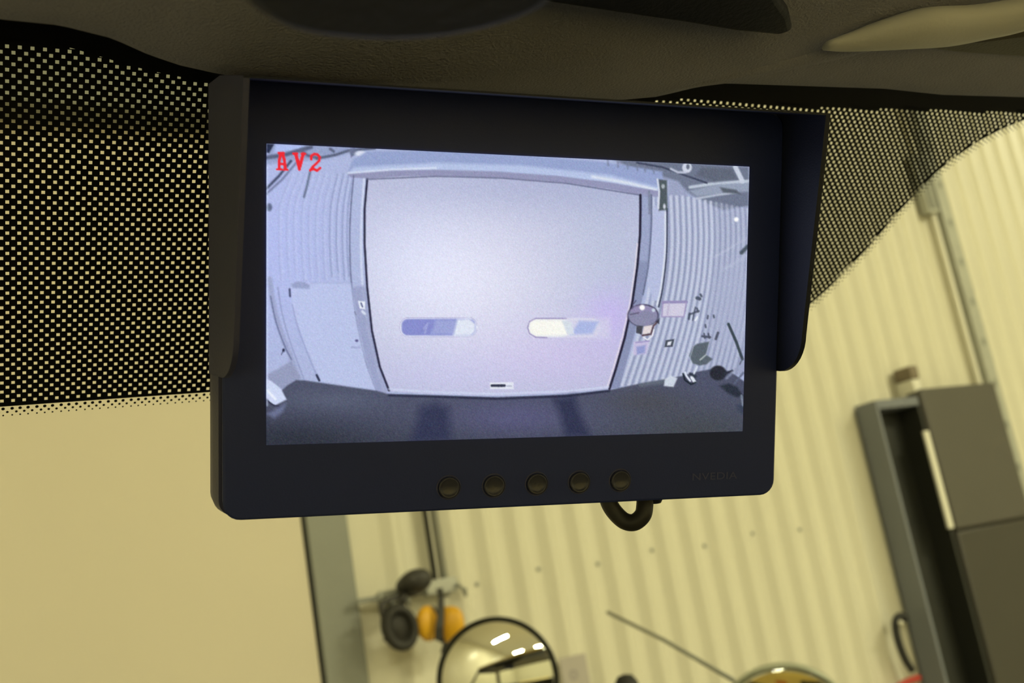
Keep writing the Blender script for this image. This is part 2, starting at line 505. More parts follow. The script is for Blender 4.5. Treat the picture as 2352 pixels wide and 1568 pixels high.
obj('chassis', MB().box((CAB_X0 + 0.2, -3.4, Z0 - 1.55), (CAB_X1 - 0.2, NY - 0.02, Z0 - 1.27)), 'dark_grille', cab, bevel=0.02)
obj('rear_body', MB().box((CAB_X0, -3.4, Z0 - 1.25), (CAB_X1, -0.8, Z0 - 0.62)), 'yellow_paint', cab, bevel=0.03)
for x in (CAB_X0 + 0.13, CAB_X1 - 0.13):
    for y in (0.35, -2.6):
        obj('wheel', MB().lathe([(0.0, -0.12), (0.40, -0.12), (0.44, -0.08), (0.44, 0.08), (0.40, 0.12), (0.0, 0.12)], (x, y, 0.44), XW, (0, 1, 0), (0, 0, 1), 36), 'rubber', cab, smooth='auto')
# sun visor folded under the headliner and the moulded trim lip at the right
ZV = Z0 + 0.183
fe = [(700, -60), (1000, -40), (1150, -8), (1268, 10), (1421, 33), (1574, 55), (1689, 74), (1790, 84), (1822, 72), (1815, 40), (1790, 5), (1770, -40), (1600, -140), (1000, -160)]
pl = [at_z(px, py, ZV) for px, py in fe]
obj('overhead_dark_board', MB().prism(pl, (0, 0, 0.0065)), 'visor_vinyl', cab, bevel=0.002, bseg=3)
pl = [at_z(px, py, Z0 + 0.105) for px, py in [tuple(p) for p in spline([(500, -260), (520, -80), (570, 25), (680, 82), (850, 102), (1010, 96), (1160, 64), (1270, 12), (1310, -70), (1320, -260)], 4)]]
vz = obj('overhead_dark_board', MB().prism(pl, (0, 0, 0.008)), 'visor_vinyl', cab, bevel=0.003, bseg=3)  # second board, added for the soft dark zone across the top
pa, pb = at_z(700, -200, Z0 + 0.112), at_z(1100, -200, Z0 + 0.112)
for p in (pa, pb):
    obj('hinge', MB().tube([p, p + Vector((0, -0.01, 0.05)), p + Vector((0, -0.02, 0.10))], 0.005, 10), 'visor_vinyl', vz, smooth=True)
lip = [(1900, 104, 0.003), (1950, 95, 0.006), (2010, 82, 0.009), (2100, 66, 0.012), (2200, 60, 0.012), (2290, 45, 0.0115), (2352, 32, 0.0115), (2430, 5, 0.012), (2520, -40, 0.012)]
sp = spline([(*at_z(px, py, Z0 + 0.187 + 0.002 * (1 if px < 1850 else 0)), r) for px, py, r in lip], 5)
mb = MB()
rings = []
for q, p in enumerate(sp):
    c = Vector(p[:3]); r = p[3]
    rings.append([c + Vector((0, math.cos(a) * r, math.sin(a) * r * 0.55)) for a in [2 * math.pi * i / 12 for i in range(12)]])
mb.rings(rings)
obj('trim_lip', mb, 'trim_plastic', cab, smooth=True)
fold = spline([(*at_z(px, py, Z0 + 0.1925), r) for px, py, r in ((1470, 212, 0.002), (1600, 182, 0.005), (1750, 150, 0.007), (1880, 120, 0.008), (1990, 98, 0.007), (2060, 92, 0.003))], 5)
mb = MB()
mb.rings([[Vector(p[:3]) + Vector((0, math.cos(a) * p[3], math.sin(a) * p[3] * 0.5)) for a in [2 * math.pi * i / 12 for i in range(12)]] for p in fold])
obj('lining_fold', mb, 'headliner', cab, smooth=True)
mb = MB()
mb.prism([at_z(px, py, Z0 + 0.19) for px, py in [(2040, 96), (2110, 112), (2200, 124), (2352, 134), (2500, 140), (2500, 40), (2352, 80), (2260, 92), (2180, 96)]], (0, 0, 0.01))
obj('recess_shade_plate', mb, 'black_trim', cab, bevel=0.002)  # flat dark plate standing in for the shade of a recess under the lip

# ------------------------------------------------------------------ the reversing monitor
def cam_dir(a, b, c):
    return (RIGHT * a + DOWN * b + FWD * c).normalized()


MX = cam_dir(8411, -25, 2500)
MD = cam_dir(-564, 44216, 2500); MD = (MD - MX * MD.dot(MX)).normalized()
MN = MX.cross(MD)                                        # away from the viewer
MO = CAM + ray(612, 330) * 0.37                          # top left corner of the picture
PW, PH = 0.18295, 0.1031


def Mo(u, v, s=0.0):
    """u right, v down, s towards the viewer, all in metres on the monitor's face"""
    return MO + MX * u + MD * v - MN * s


def m_uv(px, py, s=0.0):
    r = on_plane(px, py, MO - MN * s, MN) - MO
    return r.dot(MX), r.dot(MD)


def rrect(u0, u1, v0, v1, r, s, seg=6):
    out = []
    for (cu, cv, a0) in ((u1 - r, v1 - r, 0), (u0 + r, v1 - r, 1), (u0 + r, v0 + r, 2), (u1 - r, v0 + r, 3)):
        for k in range(seg + 1):
            a = math.pi / 2 * (a0 + k / seg)
            out.append(Mo(cu + r * math.cos(a), cv + r * math.sin(a), s))
    return out


mon = thing('reversing_monitor', Mo(0.0915, 0.129, -0.02), 'black reversing camera monitor with sun hood showing a garage door', 'monitor')
BL, BR, BT, BB = -0.0145, 0.1980, -0.0215, 0.1290
obj('bezel', MB().rings([rrect(BL + 0.0005, BR - 0.0005, BT, BB, 0.006, -0.0065), rrect(BL, BR, BT, BB, 0.006, -0.006), rrect(BL, BR, BT, BB, 0.006, -0.0008), rrect(BL + 0.0008, BR - 0.0008, BT + 0.0008, BB - 0.0008, 0.0055, 0.0)]),
    'monitor_face', mon, smooth='auto')
obj('back_shell', MB().rings([rrect(BL + 0.012, BR - 0.012, BT + 0.01, BB - 0.014, 0.012, -0.034), rrect(BL - 0.0005, BR, BT + 0.001, BB - 0.003, 0.008, -0.030), rrect(BL - 0.0038, BR + 0.0012, BT, BB - 0.001, 0.006, -0.017), rrect(BL - 0.0030, BR + 0.001, BT, BB - 0.0004, 0.0055, -0.0115), rrect(BL - 0.0012, BR + 0.0005, BT, BB - 0.0002, 0.0055, -0.0065)]),
    'monitor_shell', mon, smooth='auto')


# sun hood: top plate and two side wings with rounded ends
def hood_s(v):
    if v < 0.064:
        return float(np.interp(v, [-0.02, 0.0, 0.05, 0.064], [0.040, 0.0365, 0.0265, 0.0238]))
    t = min(1.0, (v - 0.064) / 0.0155)
    return 0.0238 * math.sqrt(max(0.0, 1 - t * t))


def wing(u_edge, inward, back):
    rows = []
    for v in list(np.linspace(-0.0155, 0.064, 14)) + list(0.064 + 0.0155 * np.sin(np.linspace(0.15, math.pi / 2, 10))):
        s = hood_s(v); uo = u_edge + inward * 0.15 * s; th = 0.0018 * inward
        rows.append([Mo(u_edge + back, v, -0.016), Mo(u_edge, v, -0.001), Mo(uo, v, max(s, 0.0)), Mo(uo + th, v, max(s, 0.0)), Mo(u_edge + th, v, 0.0005), Mo(u_edge + th + back, v, -0.010)])
    # the top end leans up to meet the top plate
    for r_ in rows[:1]:
        r_[0] = Mo(u_edge + back, BT, -0.016); r_[1] = Mo(u_edge, BT - 0.0006, -0.001); r_[4] = Mo(u_edge + 0.0018 * inward, BT - 0.0006, 0.0005); r_[5] = Mo(u_edge + 0.0018 * inward + back, BT, -0.010)
    return MB().rings(rows, True, True)


hood = obj('sun_hood', wing(BL - 0.0008, 1, -0.0034), 'monitor_shell', mon, smooth='auto')
obj('hood_wing', wing(BR + 0.0012, -1, 0.0005), 'monitor_black', hood, smooth='auto')
tp = MB()
sf = hood_s(-0.0155)
ul, ur = BL - 0.0008 + 0.15 * sf, BR + 0.0012 - 0.15 * sf
tp.add([Mo(ul, -0.0155, sf), Mo(ur, -0.0155, sf), Mo(BR, BT, 0.0), Mo(BL, BT, 0.0), Mo(ul, -0.0148, sf), Mo(ur, -0.0148, sf), Mo(BR, BT + 0.0007, 0.0), Mo(BL, BT + 0.0007, 0.0)],
       [(0, 1, 2, 3), (7, 6, 5, 4), (0, 4, 5, 1), (1, 5, 6, 2), (2, 6, 7, 3), (3, 7, 4, 0)])
obj('hood_top', tp, 'monitor_black', hood)
# buttons
for px, py in ((1030.5, 1119), (1134, 1115), (1232.5, 1110.5), (1330, 1107), (1424, 1103)):
    u, v = m_uv(px, py)
    b = obj('button', MB().lathe([(0.0039, -0.001), (0.0039, 0.0007), (0.00375, 0.0012), (0.0034, 0.00135), (0.0031, 0.0010), (0.0022, 0.0007), (0.0, 0.0006)], Mo(u, v, 0.0), -MN, MX, -MD, 28), 'button_rubber', mon, smooth=True)
    obj('button_ring', MB().rings([[Mo(u + r * math.cos(2 * math.pi * q / 28), v + r * math.sin(2 * math.pi * q / 28), s) for q in range(28)] for r, s in ((0.0041, 0.0), (0.0043, 0.00045), (0.0046, 0.0))], True, False), 'monitor_shell', b, smooth=True)
# faint maker's lettering, dark grey on black
def text_mesh(body, size):
    cu = bpy.data.curves.new('lettering', 'FONT'); cu.body = body; cu.size = size; cu.extrude = 0.0
    cu.space_character = 1.05
    ob = bpy.data.objects.new('lettering_source', cu); COL.objects.link(ob)
    me = bpy.data.meshes.new_from_object(ob)
    vs = [tuple(v.co) for v in me.vertices]; fs = [tuple(p.vertices) for p in me.polygons]
    bpy.data.objects.remove(ob); bpy.data.curves.remove(cu); bpy.data.meshes.remove(me)
    return vs, fs


vs_, fs_ = text_mesh('NVEDIA', 0.0045)
w_ = max(p[0] for p in vs_) - min(p[0] for p in vs_)
u, v = m_uv(1588, 1103); k_ = 0.0192 / w_
obj('lettering', MB().add([Mo(u + p[0] * k_, v - p[1] * 0.9, 0.0002) for p in vs_], fs_), 'logo_print', mon)
# cable loop under the case, and the arm that holds it to the header
cp = [(1390, 1120, -.016), (1398, 1152, -.015), (1412, 1176, -.014), (1434, 1196, -.012), (1457, 1199, -.010), (1476, 1183, -.009), (1481, 1160, -.010), (1481, 1130, -.012)]
pts = []
for px, py, s in cp:
    u, v = m_uv(px, py, s); pts.append(tuple(Mo(u, v, s)))
cab_ = obj('cable', MB().tube([Vector(p) for p in spline(pts, 6)], 0.0034, 14), 'ear_black', mon, smooth=True)
u, v = m_uv(1497, 1143, -0.012)
obj('plug', MB().lathe([(0.0, -0.006), (0.0042, -0.006), (0.0050, -0.004), (0.0050, 0.004), (0.0, 0.004)], Mo(u, v - 0.0042, -0.013), -MD, MX, MN, 20), 'monitor_black', cab_, smooth='auto')
obj('mount_arm', MB().tube([Mo(0.09, 0.03, -0.03), Mo(0.09, 0.01, -0.055), Mo(0.09, -0.03, -0.06)], 0.009, 14), 'monitor_black', mon, smooth=True)


# the picture on the display: the view behind the vehicle, drawn as colours on a fine grid that gives off light
def screen_picture():
    NXP, NYP = 610, 344
    gu, gv = np.meshgrid(np.linspace(0, PW, NXP), np.linspace(0, PH, NYP))
    ctr = [np.array(list(a)) for a in (MO - CAM, MX, MD, RIGHT, DOWN, FWD)]
    P = ctr[0] + gu[..., None] * ctr[1] + gv[..., None] * ctr[2]
    zc = P @ ctr[5]; X = CX + F * (P @ ctr[3]) / zc; Y = CY + F * (P @ ctr[4]) / zc
    img = np.zeros((NYP, NXP, 3))
    rng = np.random.default_rng(3)

    def put(a, col):
        nonlocal img
        img = img * (1 - a[..., None]) + np.array(col, float) * a[..., None]

    def segd(pts, closed):
        d = np.full(X.shape, 1e9); n = len(pts)
        for i in range(n if closed else n - 1):
            x0, y0 = pts[i]; x1, y1 = pts[(i + 1) % n]
            dx, dy = x1 - x0, y1 - y0; L = dx * dx + dy * dy + 1e-9
            t = np.clip(((X - x0) * dx + (Y - y0) * dy) / L, 0, 1)
            d = np.minimum(d, np.hypot(X - x0 - t * dx, Y - y0 - t * dy))
        return d

    def inside(pts):
        c = np.zeros(X.shape, bool); n = len(pts)
        for i in range(n):
            x0, y0 = pts[i]; x1, y1 = pts[(i + 1) % n]
            if y0 == y1: continue
            cond = ((y0 > Y) != (y1 > Y)) & (X < (x1 - x0) * (Y - y0) / (y1 - y0) + x0)
            c ^= cond
        return c

    def poly(pts, col, soft=1.5, alpha=1.0):
        d = segd(pts, True); d = np.where(inside(pts), d, -d)
        put(alpha * np.clip(d / (2 * soft) + 0.5, 0, 1), col)

    def line(pts, w, col, soft=1.2, alpha=1.0, curve=False):
        if curve: pts = [tuple(p) for p in spline(pts, 5)]
        put(alpha * np.clip((w / 2 - segd(pts, False)) / (2 * soft) + 0.5, 0, 1), col)

    def ell(cx, cy, rx, ry, col, soft=0.08, alpha=1.0):
        put(alpha * np.clip((1 - np.hypot((X - cx) / rx, (Y - cy) / ry)) / (2 * soft) + 0.5, 0, 1), col)

    def glow(cx, cy, rx, ry, add):
        nonlocal img
        img = img + np.exp(-((X - cx) / rx) ** 2 - ((Y - cy) / ry) ** 2)[..., None] * np.array(add, float)

    # walls
    img[:] = (172, 182, 216)
    glow(640, 560, 160, 260, (8, 8, 22))
    # left wall ribs (bent by the wide lens)
    for i, x in enumerate((640, 658, 674, 692, 708, 724, 741, 757, 772, 786, 797)):
        c = (146, 156, 194) if i > 6 else (160, 170, 208)
        line([(x + 14 + (797 - x) * 0.10, 400), (x + 3, 470), (x, 540), (x + 2, 600), (x + 5, 642 - 8 * (i % 3))], 3.5, c, 2, 0.8 if i > 6 else 0.4, True)
        line([(x + 19 + (797 - x) * 0.10, 400), (x + 8, 470), (x + 5, 540), (x + 7, 600), (x + 10, 642)], 4, (194, 203, 238), 2.5, 0.6 if i > 6 else 0.45, True)
    # roof beams at the upper left
    poly([(612, 330), (860, 336), (800, 352), (740, 366), (650, 372), (612, 378)], (150, 162, 200), 5)
    poly([(612, 330), (630, 331), (618, 352), (612, 350)], (45, 52, 78))
    poly([(634, 331), (700, 334), (690, 342), (628, 352)], (175, 190, 240), 3)
    line([(612, 362), (650, 357), (690, 345), (714, 338)], 9, (92, 100, 128), 2.5)
    line([(690, 345), (706, 357), (728, 363)], 7, (98, 105, 135), 2.5)
    line([(728, 364), (770, 356), (800, 346), (830, 343), (860, 341)], 6, (92, 100, 125), 2)
    line([(758, 342), (766, 348)], 6, (95, 102, 130), 2)
    line([(612, 433), (640, 405), (668, 370)], 6, (72, 80, 108), 2)
    line([(612, 445), (648, 412), (680, 374)], 5, (120, 128, 164), 2)
    line([(712, 395), (704, 430), (698, 452)], 5, (108, 118, 145), 2)
    poly([(802, 345), (812, 338), (822, 350), (806, 362)], (110, 118, 148), 2)
    ell(828, 353, 13, 6, (215, 222, 240), 0.3)
    # ceiling at the upper right
    poly([(1400, 360), (1720, 382), (1720, 474), (1660, 484), (1625, 470), (1600, 456), (1575, 440), (1556, 418), (1530, 410), (1440, 384)], (112, 120, 142), 5)
    # right wall with curved ribs
    poly([(1534, 412), (1556, 420), (1578, 446), (1605, 462), (1660, 486), (1722, 474), (1712, 860), (1420, 890), (1530, 600)], (156, 164, 194), 4)
    xr = 1486.0
    for i in range(19):
        xr += 14.2 - 0.16 * i
        k = 1.0 - 0.015 * i
        cc = [(xr - 2, 452 + max(0, i - 5) * 2.5), (xr, 500), (xr + 1, 560), (xr - 6 * k, 640), (xr - 24 * k, 730), (xr - 44 * k, 800), (xr - 72 * k, 884)]
        line(cc, 7, (203, 210, 230), 2.4, 0.85 if i < 11 else 0.5, True)
        line([(q[0] + 6.5, q[1]) for q in cc], 3, (132, 140, 170), 2, 0.55, True)
    poly([(1640, 640), (1718, 560), (1712, 800), (1640, 780)], (170, 177, 206), 18, 0.6)
    line([(1640, 590), (1718, 545)], 3, (200, 206, 226), 3, 0.5)
    line([(1660, 620), (1718, 585)], 6, (190, 197, 222), 4, 0.5)
    # right ceiling beams
    poly([(1582, 438), (1660, 420), (1718, 416), (1720, 440), (1655, 444), (1600, 452)], (150, 160, 182), 3)
    line([(1584, 430), (1650, 420), (1718, 416)], 7, (188, 198, 214), 2)
    line([(1600, 456), (1650, 447), (1690, 442)], 5, (182, 190, 208), 2)
    poly([(1652, 430), (1690, 436), (1700, 446), (1660, 442)], (90, 98, 110), 2.5)
    line([(1688, 384), (1704, 416)], 11, (200, 208, 224), 2)
    poly([(1610, 384), (1680, 388), (1692, 412), (1640, 418), (1596, 404)], (98, 105, 122), 4)
    line([(1462, 374), (1520, 384), (1570, 402), (1622, 420)], 4, (64, 70, 92), 1.6)
    line([(1540, 388), (1556, 396), (1572, 396)], 5, (190, 196, 216), 2)
    ell(1577, 385, 11, 12, (205, 211, 228), 0.15); ell(1579, 383, 4, 6, (110, 116, 135), 0.3)
    ell(1690, 504, 5, 5, (255, 255, 255), 0.4)
    line([(1702, 580), (1716, 566)], 9, (80, 90, 104), 2)
    # lintel above the door
    poly([(798, 396), (812, 366), (842, 348), (1000, 346), (1200, 356), (1400, 374), (1520, 394), (1524, 440), (1400, 418), (1280, 404), (1140, 394), (1000, 390), (900, 391)], (150, 164, 206), 3)
    poly([(812, 384), (1000, 374), (1200, 380), (1400, 402), (1515, 430), (1513, 440), (1400, 424), (1280, 406), (1140, 396), (1000, 391), (900, 391), (800, 400)], (182, 196, 230), 4)
    line([(800, 398), (900, 390), (1000, 386)], 5, (222, 230, 246), 2.5, 0.8)
    line([(1360, 406), (1440, 420), (1505, 436)], 6, (226, 232, 240), 3, 0.85)
    poly([(798, 400), (900, 392), (1000, 390), (1140, 394), (1280, 404), (1400, 419), (1512, 439), (1512, 452), (1472, 450), (1300, 420), (1150, 409), (1000, 405), (846, 412), (808, 410)], (148, 150, 184), 2)
    for x, y in ((1395, 372), (1418, 375), (1440, 379), (1462, 383), (1480, 386), (1500, 390)):
        line([(x, y - 5), (x + 1, y + 8)], 4, (120, 128, 152), 2, 0.7)
    # main door
    door = [(843, 411), (920, 405), (1000, 404), (1150, 408), (1300, 420), (1400, 434), (1469, 447), (1470, 480), (1469, 540), (1463, 610), (1452, 690), (1434, 775), (1414, 845), (1399, 892),
            (1300, 902), (1140, 908), (1000, 905), (892, 898), (872, 842), (854, 760), (843, 660), (837, 560), (837, 480)]
    # door jambs
    poly([(808, 408), (842, 410), (836, 520), (840, 640), (853, 760), (872, 842), (893, 906), (868, 908), (842, 838), (820, 742), (807, 640), (803, 520)], (176, 186, 222), 1.5)
    line([(812, 404), (806, 470), (803, 540), (806, 640), (819, 740), (841, 836), (867, 905)], 3, (98, 104, 136), 1.5, 0.9, True)
    line([(836, 412), (830, 500), (829, 580), (833, 660), (846, 760), (866, 845), (886, 905)], 5, (214, 222, 244), 2, 0.8, True)
    poly([(806, 660), (838, 655), (853, 760), (872, 842), (892, 906), (868, 908), (842, 838), (820, 742)], (150, 157, 194), 4, 0.75)
    poly([(1468, 446), (1498, 452), (1494, 560), (1480, 660), (1456, 770), (1422, 890), (1398, 892), (1434, 775), (1454, 690), (1464, 600)], (138, 146, 180), 1.5)
    poly([(1470, 446), (1494, 452), (1493, 540), (1488, 600), (1466, 600), (1470, 530)], (165, 175, 208), 6, 0.7)
    poly([(1500, 470), (1530, 486), (1529, 580), (1516, 690), (1500, 690), (1484, 640), (1493, 560)], (182, 190, 222), 2)
    line([(1495, 448), (1495, 520), (1488, 610), (1476, 676)], 3.5, (98, 106, 134), 1.5, 0.9, True)
    line([(1531, 480), (1530, 580), (1521, 660), (1512, 704)], 4, (64, 70, 92), 1.3, 1, True)
    line([(1527, 488), (1526, 580), (1517, 660), (1508, 700)], 4, (222, 228, 240), 1.5, 0.9, True)
    poly([(1512, 412), (1531, 414), (1532, 482), (1512, 484), (1514, 450)], (82, 92, 98), 2)
    line([(1509, 412), (1513, 440), (1511, 478)], 4, (212, 218, 232), 1.5)
    ell(1522, 428, 4, 5, (170, 178, 186), 0.4); ell(1525, 474, 3, 6, (205, 210, 222), 0.4)
    line([(1490, 440), (1491, 490)], 5, (120, 128, 150), 2, 0.8)
    poly(door, (186, 190, 218), 1.5)
    dmask = inside(door).astype(float)
    base = img.copy()
    glow(1060, 650, 270, 190, (38, 34, 24)); glow(950, 600, 170, 150, (6, 8, 10)); glow(1310, 820, 200, 80, (9, -1, 8)); glow(1000, 860, 160, 60, (2, 0, 6))
    glow(1200, 430, 330, 60, (-14, -12, -8)); glow(1390, 600, 90, 200, (-4, -1, -2)); glow(1400, 720, 60, 60, (6, -8, 14))
    img = base * (1 - dmask[..., None]) + img * dmask[..., None]
    line([(893, 896), (872, 842), (854, 760), (843, 660), (837, 560), (837, 480), (843, 412)], 5, (46, 46, 70), 1.3)
    line([(843, 412), (1000, 405), (1150, 409), (1300, 421), (1469, 448)], 3, (108, 112, 142), 1.5)
    line([(1470, 448), (1470, 480), (1469, 540), (1463, 610), (1452, 690), (1434, 775), (1414, 845), (1399, 892)], 5.5, (40, 38, 58), 1.3)
    line([(1463, 560), (1457, 620), (1446, 695), (1428, 775), (1408, 845), (1394, 888)], 3, (232, 222, 232), 1.5, 0.8)
    # windows in the door, plate at its foot
    def rr(x0, x1, y0, y1, r):
        out = []
        for cx, cy, a0 in ((x1 - r, y1 - r, 0), (x0 + r, y1 - r, 1), (x0 + r, y0 + r, 2), (x1 - r, y0 + r, 3)):
            out += [(cx + r * math.cos(math.pi / 2 * (a0 + k / 6)), cy + r * math.sin(math.pi / 2 * (a0 + k / 6))) for k in range(7)]
        return out
    poly(rr(917, 1096, 728, 774, 18), (226, 230, 246), 1.5)
    line(rr(918, 1095, 729, 773, 18), 1.5, (170, 165, 205), 1, 0.8)
    poly(rr(922, 1092, 732, 770, 14), (136, 142, 206), 2)
    poly([(1000, 734), (1052, 734), (1040, 768), (990, 768)], (158, 166, 216), 5)
    poly([(1050, 733), (1078, 731), (1092, 744), (1091, 762), (1080, 771), (1040, 771)], (224, 230, 244), 4)
    line([(972, 755), (982, 742), (975, 765)], 3, (176, 182, 226), 1.5, 0.7)
    poly(rr(1211, 1378, 731, 774, 19), (232, 234, 238), 2)
    line([(1300, 731), (1230, 731), (1216, 738), (1211, 752), (1216, 766), (1230, 774), (1255, 775)], 3, (156, 146, 190), 1.3)
    poly([(1300, 730), (1400, 730), (1400, 778), (1300, 778)], (208, 206, 232), 8, 0.85)
    poly([(1330, 736), (1374, 738), (1360, 766), (1310, 768)], (172, 184, 228), 4)
    poly([(1216, 742), (1226, 735), (1290, 736), (1303, 768), (1228, 770), (1217, 762)], (248, 248, 240), 3)
    poly([(1290, 736), (1312, 738), (1318, 768), (1303, 768)], (214, 222, 232), 2.5)
    poly([(1124, 878), (1179, 877), (1179, 893), (1125, 893)], (226, 230, 242), 1.3)
    for x, w in ((1133, 8), (1142, 3), (1148, 5), (1155, 6)):
        line([(x - w / 2, 885), (x + w / 2, 885)], 6, (52, 56, 76), 1.2)
    line([(1163, 886), (1174, 886)], 2.5, (170, 175, 196), 1)
    line([(893, 893), (1000, 900), (1140, 904), (1300, 898), (1396, 888)], 4, (205, 214, 240), 1.8, 0.8)
    # pale side door at the left
    poly([(668, 650), (806, 650), (808, 662), (820, 742), (842, 838), (864, 896), (738, 876), (700, 790), (672, 712)], (190, 200, 236), 3, 0.75)
    line([(714, 650), (804, 650)], 2, (168, 176, 212), 1.5, 0.7)
    poly([(668, 652), (684, 646), (700, 648), (712, 656), (708, 663), (672, 661)], (154, 163, 202), 2.5)
    line([(665, 664), (666, 680)], 4.5, (74, 80, 112), 1.3)
    line([(671, 700), (682, 745), (700, 796), (722, 850), (734, 874)], 2.5, (150, 158, 200), 1.5, 0.9, True)
    line([(727, 861), (733, 873)], 5, (48, 52, 78), 1.3)
    line([(814, 716), (817, 722)], 3, (90, 90, 120), 1, 0.4)
    ell(819, 782, 4, 3, (96, 96, 140), 0.4); line([(808, 797), (826, 798)], 4, (160, 166, 206), 2, 0.9)
    poly([(822, 691), (838, 692), (838, 710), (826, 708)], (234, 240, 252), 1.3); line([(829, 696), (832, 704)], 4, (110, 116, 150), 1.2)
    line([(832, 715), (837, 720)], 6, (212, 220, 240), 1.5)
    # left corner of the wall
    line([(619, 640), (628, 700), (646, 765), (668, 820), (684, 866)], 12, (158, 166, 202), 3, 0.9, True)
    line([(621, 680), (634, 740), (654, 795), (669, 825)], 3, (104, 112, 150), 1.5, 0.9, True)
    line([(638, 660), (648, 720), (668, 790), (698, 870)], 3, (146, 154, 192), 1.5, 0.8, True)
    poly([(612, 860), (640, 846), (668, 828), (692, 868), (672, 876), (646, 896), (622, 884)], (150, 157, 190), 3)
    ell(651, 804, 3, 4, (40, 44, 70), 0.4); line([(650, 806), (646, 814)], 2, (70, 76, 104), 1)
    ell(618, 476, 7, 9, (100, 110, 140), 0.3)
    # floor
    floor = [(606, 918), (640, 902), (660, 884), (680, 872), (700, 873), (760, 882), (866, 897), (893, 905), (1000, 908), (1140, 912), (1300, 906), (1400, 895), (1424, 890), (1470, 880), (1520, 872),
             (1560, 864), (1600, 853), (1640, 846), (1675, 852), (1712, 878), (1712, 1000), (606, 1030)]
    poly(floor, (80, 84, 106), 2)
    fm = inside(floor).astype(float); base = img.copy()
    glow(650, 1010, 220, 60, (-24, -24, -32)); glow(1180, 960, 130, 40, (10, 6, 18)); glow(1600, 990, 160, 60, (-8, -8, -22)); glow(1000, 1020, 600, 40, (-10, -10, -14)); glow(760, 920, 120, 26, (10, 12, 12)); glow(1480, 920, 90, 30, (-2, -4, -14))
    img = base * (1 - fm[..., None]) + img * fm[..., None]
    poly([(965, 935), (1000, 925), (1030, 935), (1036, 1012), (940, 1018), (955, 975)], (48, 52, 80), 14, 0.8)
    poly([(1270, 915), (1318, 908), (1330, 945), (1356, 1002), (1300, 1006), (1285, 950)], (46, 50, 76), 12, 0.85)
    line([(893, 907), (1000, 910), (1140, 915), (1300, 909), (1398, 897)], 5, (38, 40, 62), 2.2, 0.85)
    line([(1470, 884), (1522, 876)], 8, (108, 118, 130), 4, 0.7)
    poly([(606, 868), (622, 874), (645, 892), (658, 917), (632, 930), (620, 924), (606, 902)], (206, 216, 244), 2)
    line([(614, 896), (632, 916)], 5, (238, 244, 255), 2); line([(612, 918), (628, 930), (640, 932)], 3, (44, 48, 70), 1.3)
    poly([(612, 950), (640, 935), (656, 925), (650, 945), (630, 960)], (120, 128, 166), 5, 0.7)
    # items on the right wall
    line([(1462, 745), (1452, 700), (1460, 690)], 2, (70, 66, 92), 1)
    ell(1476, 724, 36, 26, (62, 58, 84), 0.06); ell(1476, 725, 33.5, 24, (138, 138, 168), 0.06)
    poly([(1446, 715), (1456, 702), (1478, 700), (1500, 708), (1506, 718), (1480, 712), (1466, 722)], (150, 140, 180), 3, 0.8)
    line([(1447, 722), (1466, 718)], 3, (96, 92, 118), 1.3)
    ell(1474, 706, 6, 6, (255, 255, 255), 0.3); ell(1500, 712, 4, 4, (200, 214, 228), 0.4)
    poly([(1461, 748), (1476, 748), (1473, 768), (1460, 764)], (74, 76, 86), 1.5)
    poly([(1478, 749), (1497, 746), (1494, 764), (1474, 768)], (226, 216, 216), 1.5)
    line([(1475, 770), (1494, 767), (1500, 748), (1508, 740)], 4, (88, 66, 74), 1.3); line([(1477, 774), (1486, 780), (1498, 770), (1501, 757)], 2.5, (238, 238, 246), 1)
    poly([(1505, 738), (1514, 730), (1513, 744)], (60, 60, 76), 1.5)
    poly([(1455, 784), (1490, 783), (1484, 812), (1454, 816)], (198, 190, 222), 2); poly([(1461, 796), (1482, 792), (1480, 810), (1462, 814)], (148, 156, 206), 2.5)
    line([(1460, 786), (1490, 783)], 3, (160, 150, 196), 1.5)
    poly([(1522, 692), (1576, 692), (1570, 727), (1519, 727)], (208, 204, 224), 1.5)
    line([(1522, 693), (1576, 692), (1570, 727), (1519, 727), (1522, 693)], 3, (160, 150, 190), 1.2); line([(1522, 694), (1576, 693)], 6, (150, 142, 184), 1.4)
    line([(1535, 698), (1532, 722)], 4, (188, 180, 208), 2)
    poly([(1528, 781), (1548, 778), (1544, 796), (1525, 797)], (72, 78, 92), 1.2); poly([(1533, 785), (1542, 783), (1539, 792), (1531, 793)], (226, 230, 240), 1.2)
    for pts, w in (([(1600, 684), (1606, 686)], 8), ([(1608, 676), (1610, 680)], 5), ([(1596, 706), (1592, 722)], 3), ([(1582, 722), (1604, 714)], 4), ([(1583, 720), (1581, 732)], 5), ([(1592, 724), (1590, 735)], 3), ([(1600, 708), (1602, 716)], 4),
                   ([(1625, 725), (1624, 731)], 4), ([(1638, 724), (1639, 729)], 4), ([(1619, 746), (1620, 751)], 4), ([(1612, 772), (1630, 774)], 5), ([(1616, 766), (1618, 776)], 4), ([(1626, 766), (1628, 776)], 4), ([(1648, 764), (1643, 778)], 6)):
        line(pts, w, (74, 80, 98), 1.4, 0.9)
    line([(1596, 735), (1600, 728)], 4, (236, 240, 248), 1.5)
    line([(1672, 744), (1690, 785), (1704, 824)], 6.5, (62, 72, 82), 1.3)
    line([(1704, 824), (1698, 836)], 3, (90, 98, 116), 1.5)
    # office chair, ball, clutter
    poly([(1582, 816), (1590, 796), (1600, 789), (1628, 784), (1623, 804), (1620, 814), (1636, 824), (1622, 836), (1606, 839), (1590, 834)], (92, 102, 112), 1.8)
    line([(1607, 826), (1620, 815)], 3, (176, 186, 190), 1.2); line([(1583, 824), (1592, 794)], 2, (196, 204, 220), 1, 0.6)
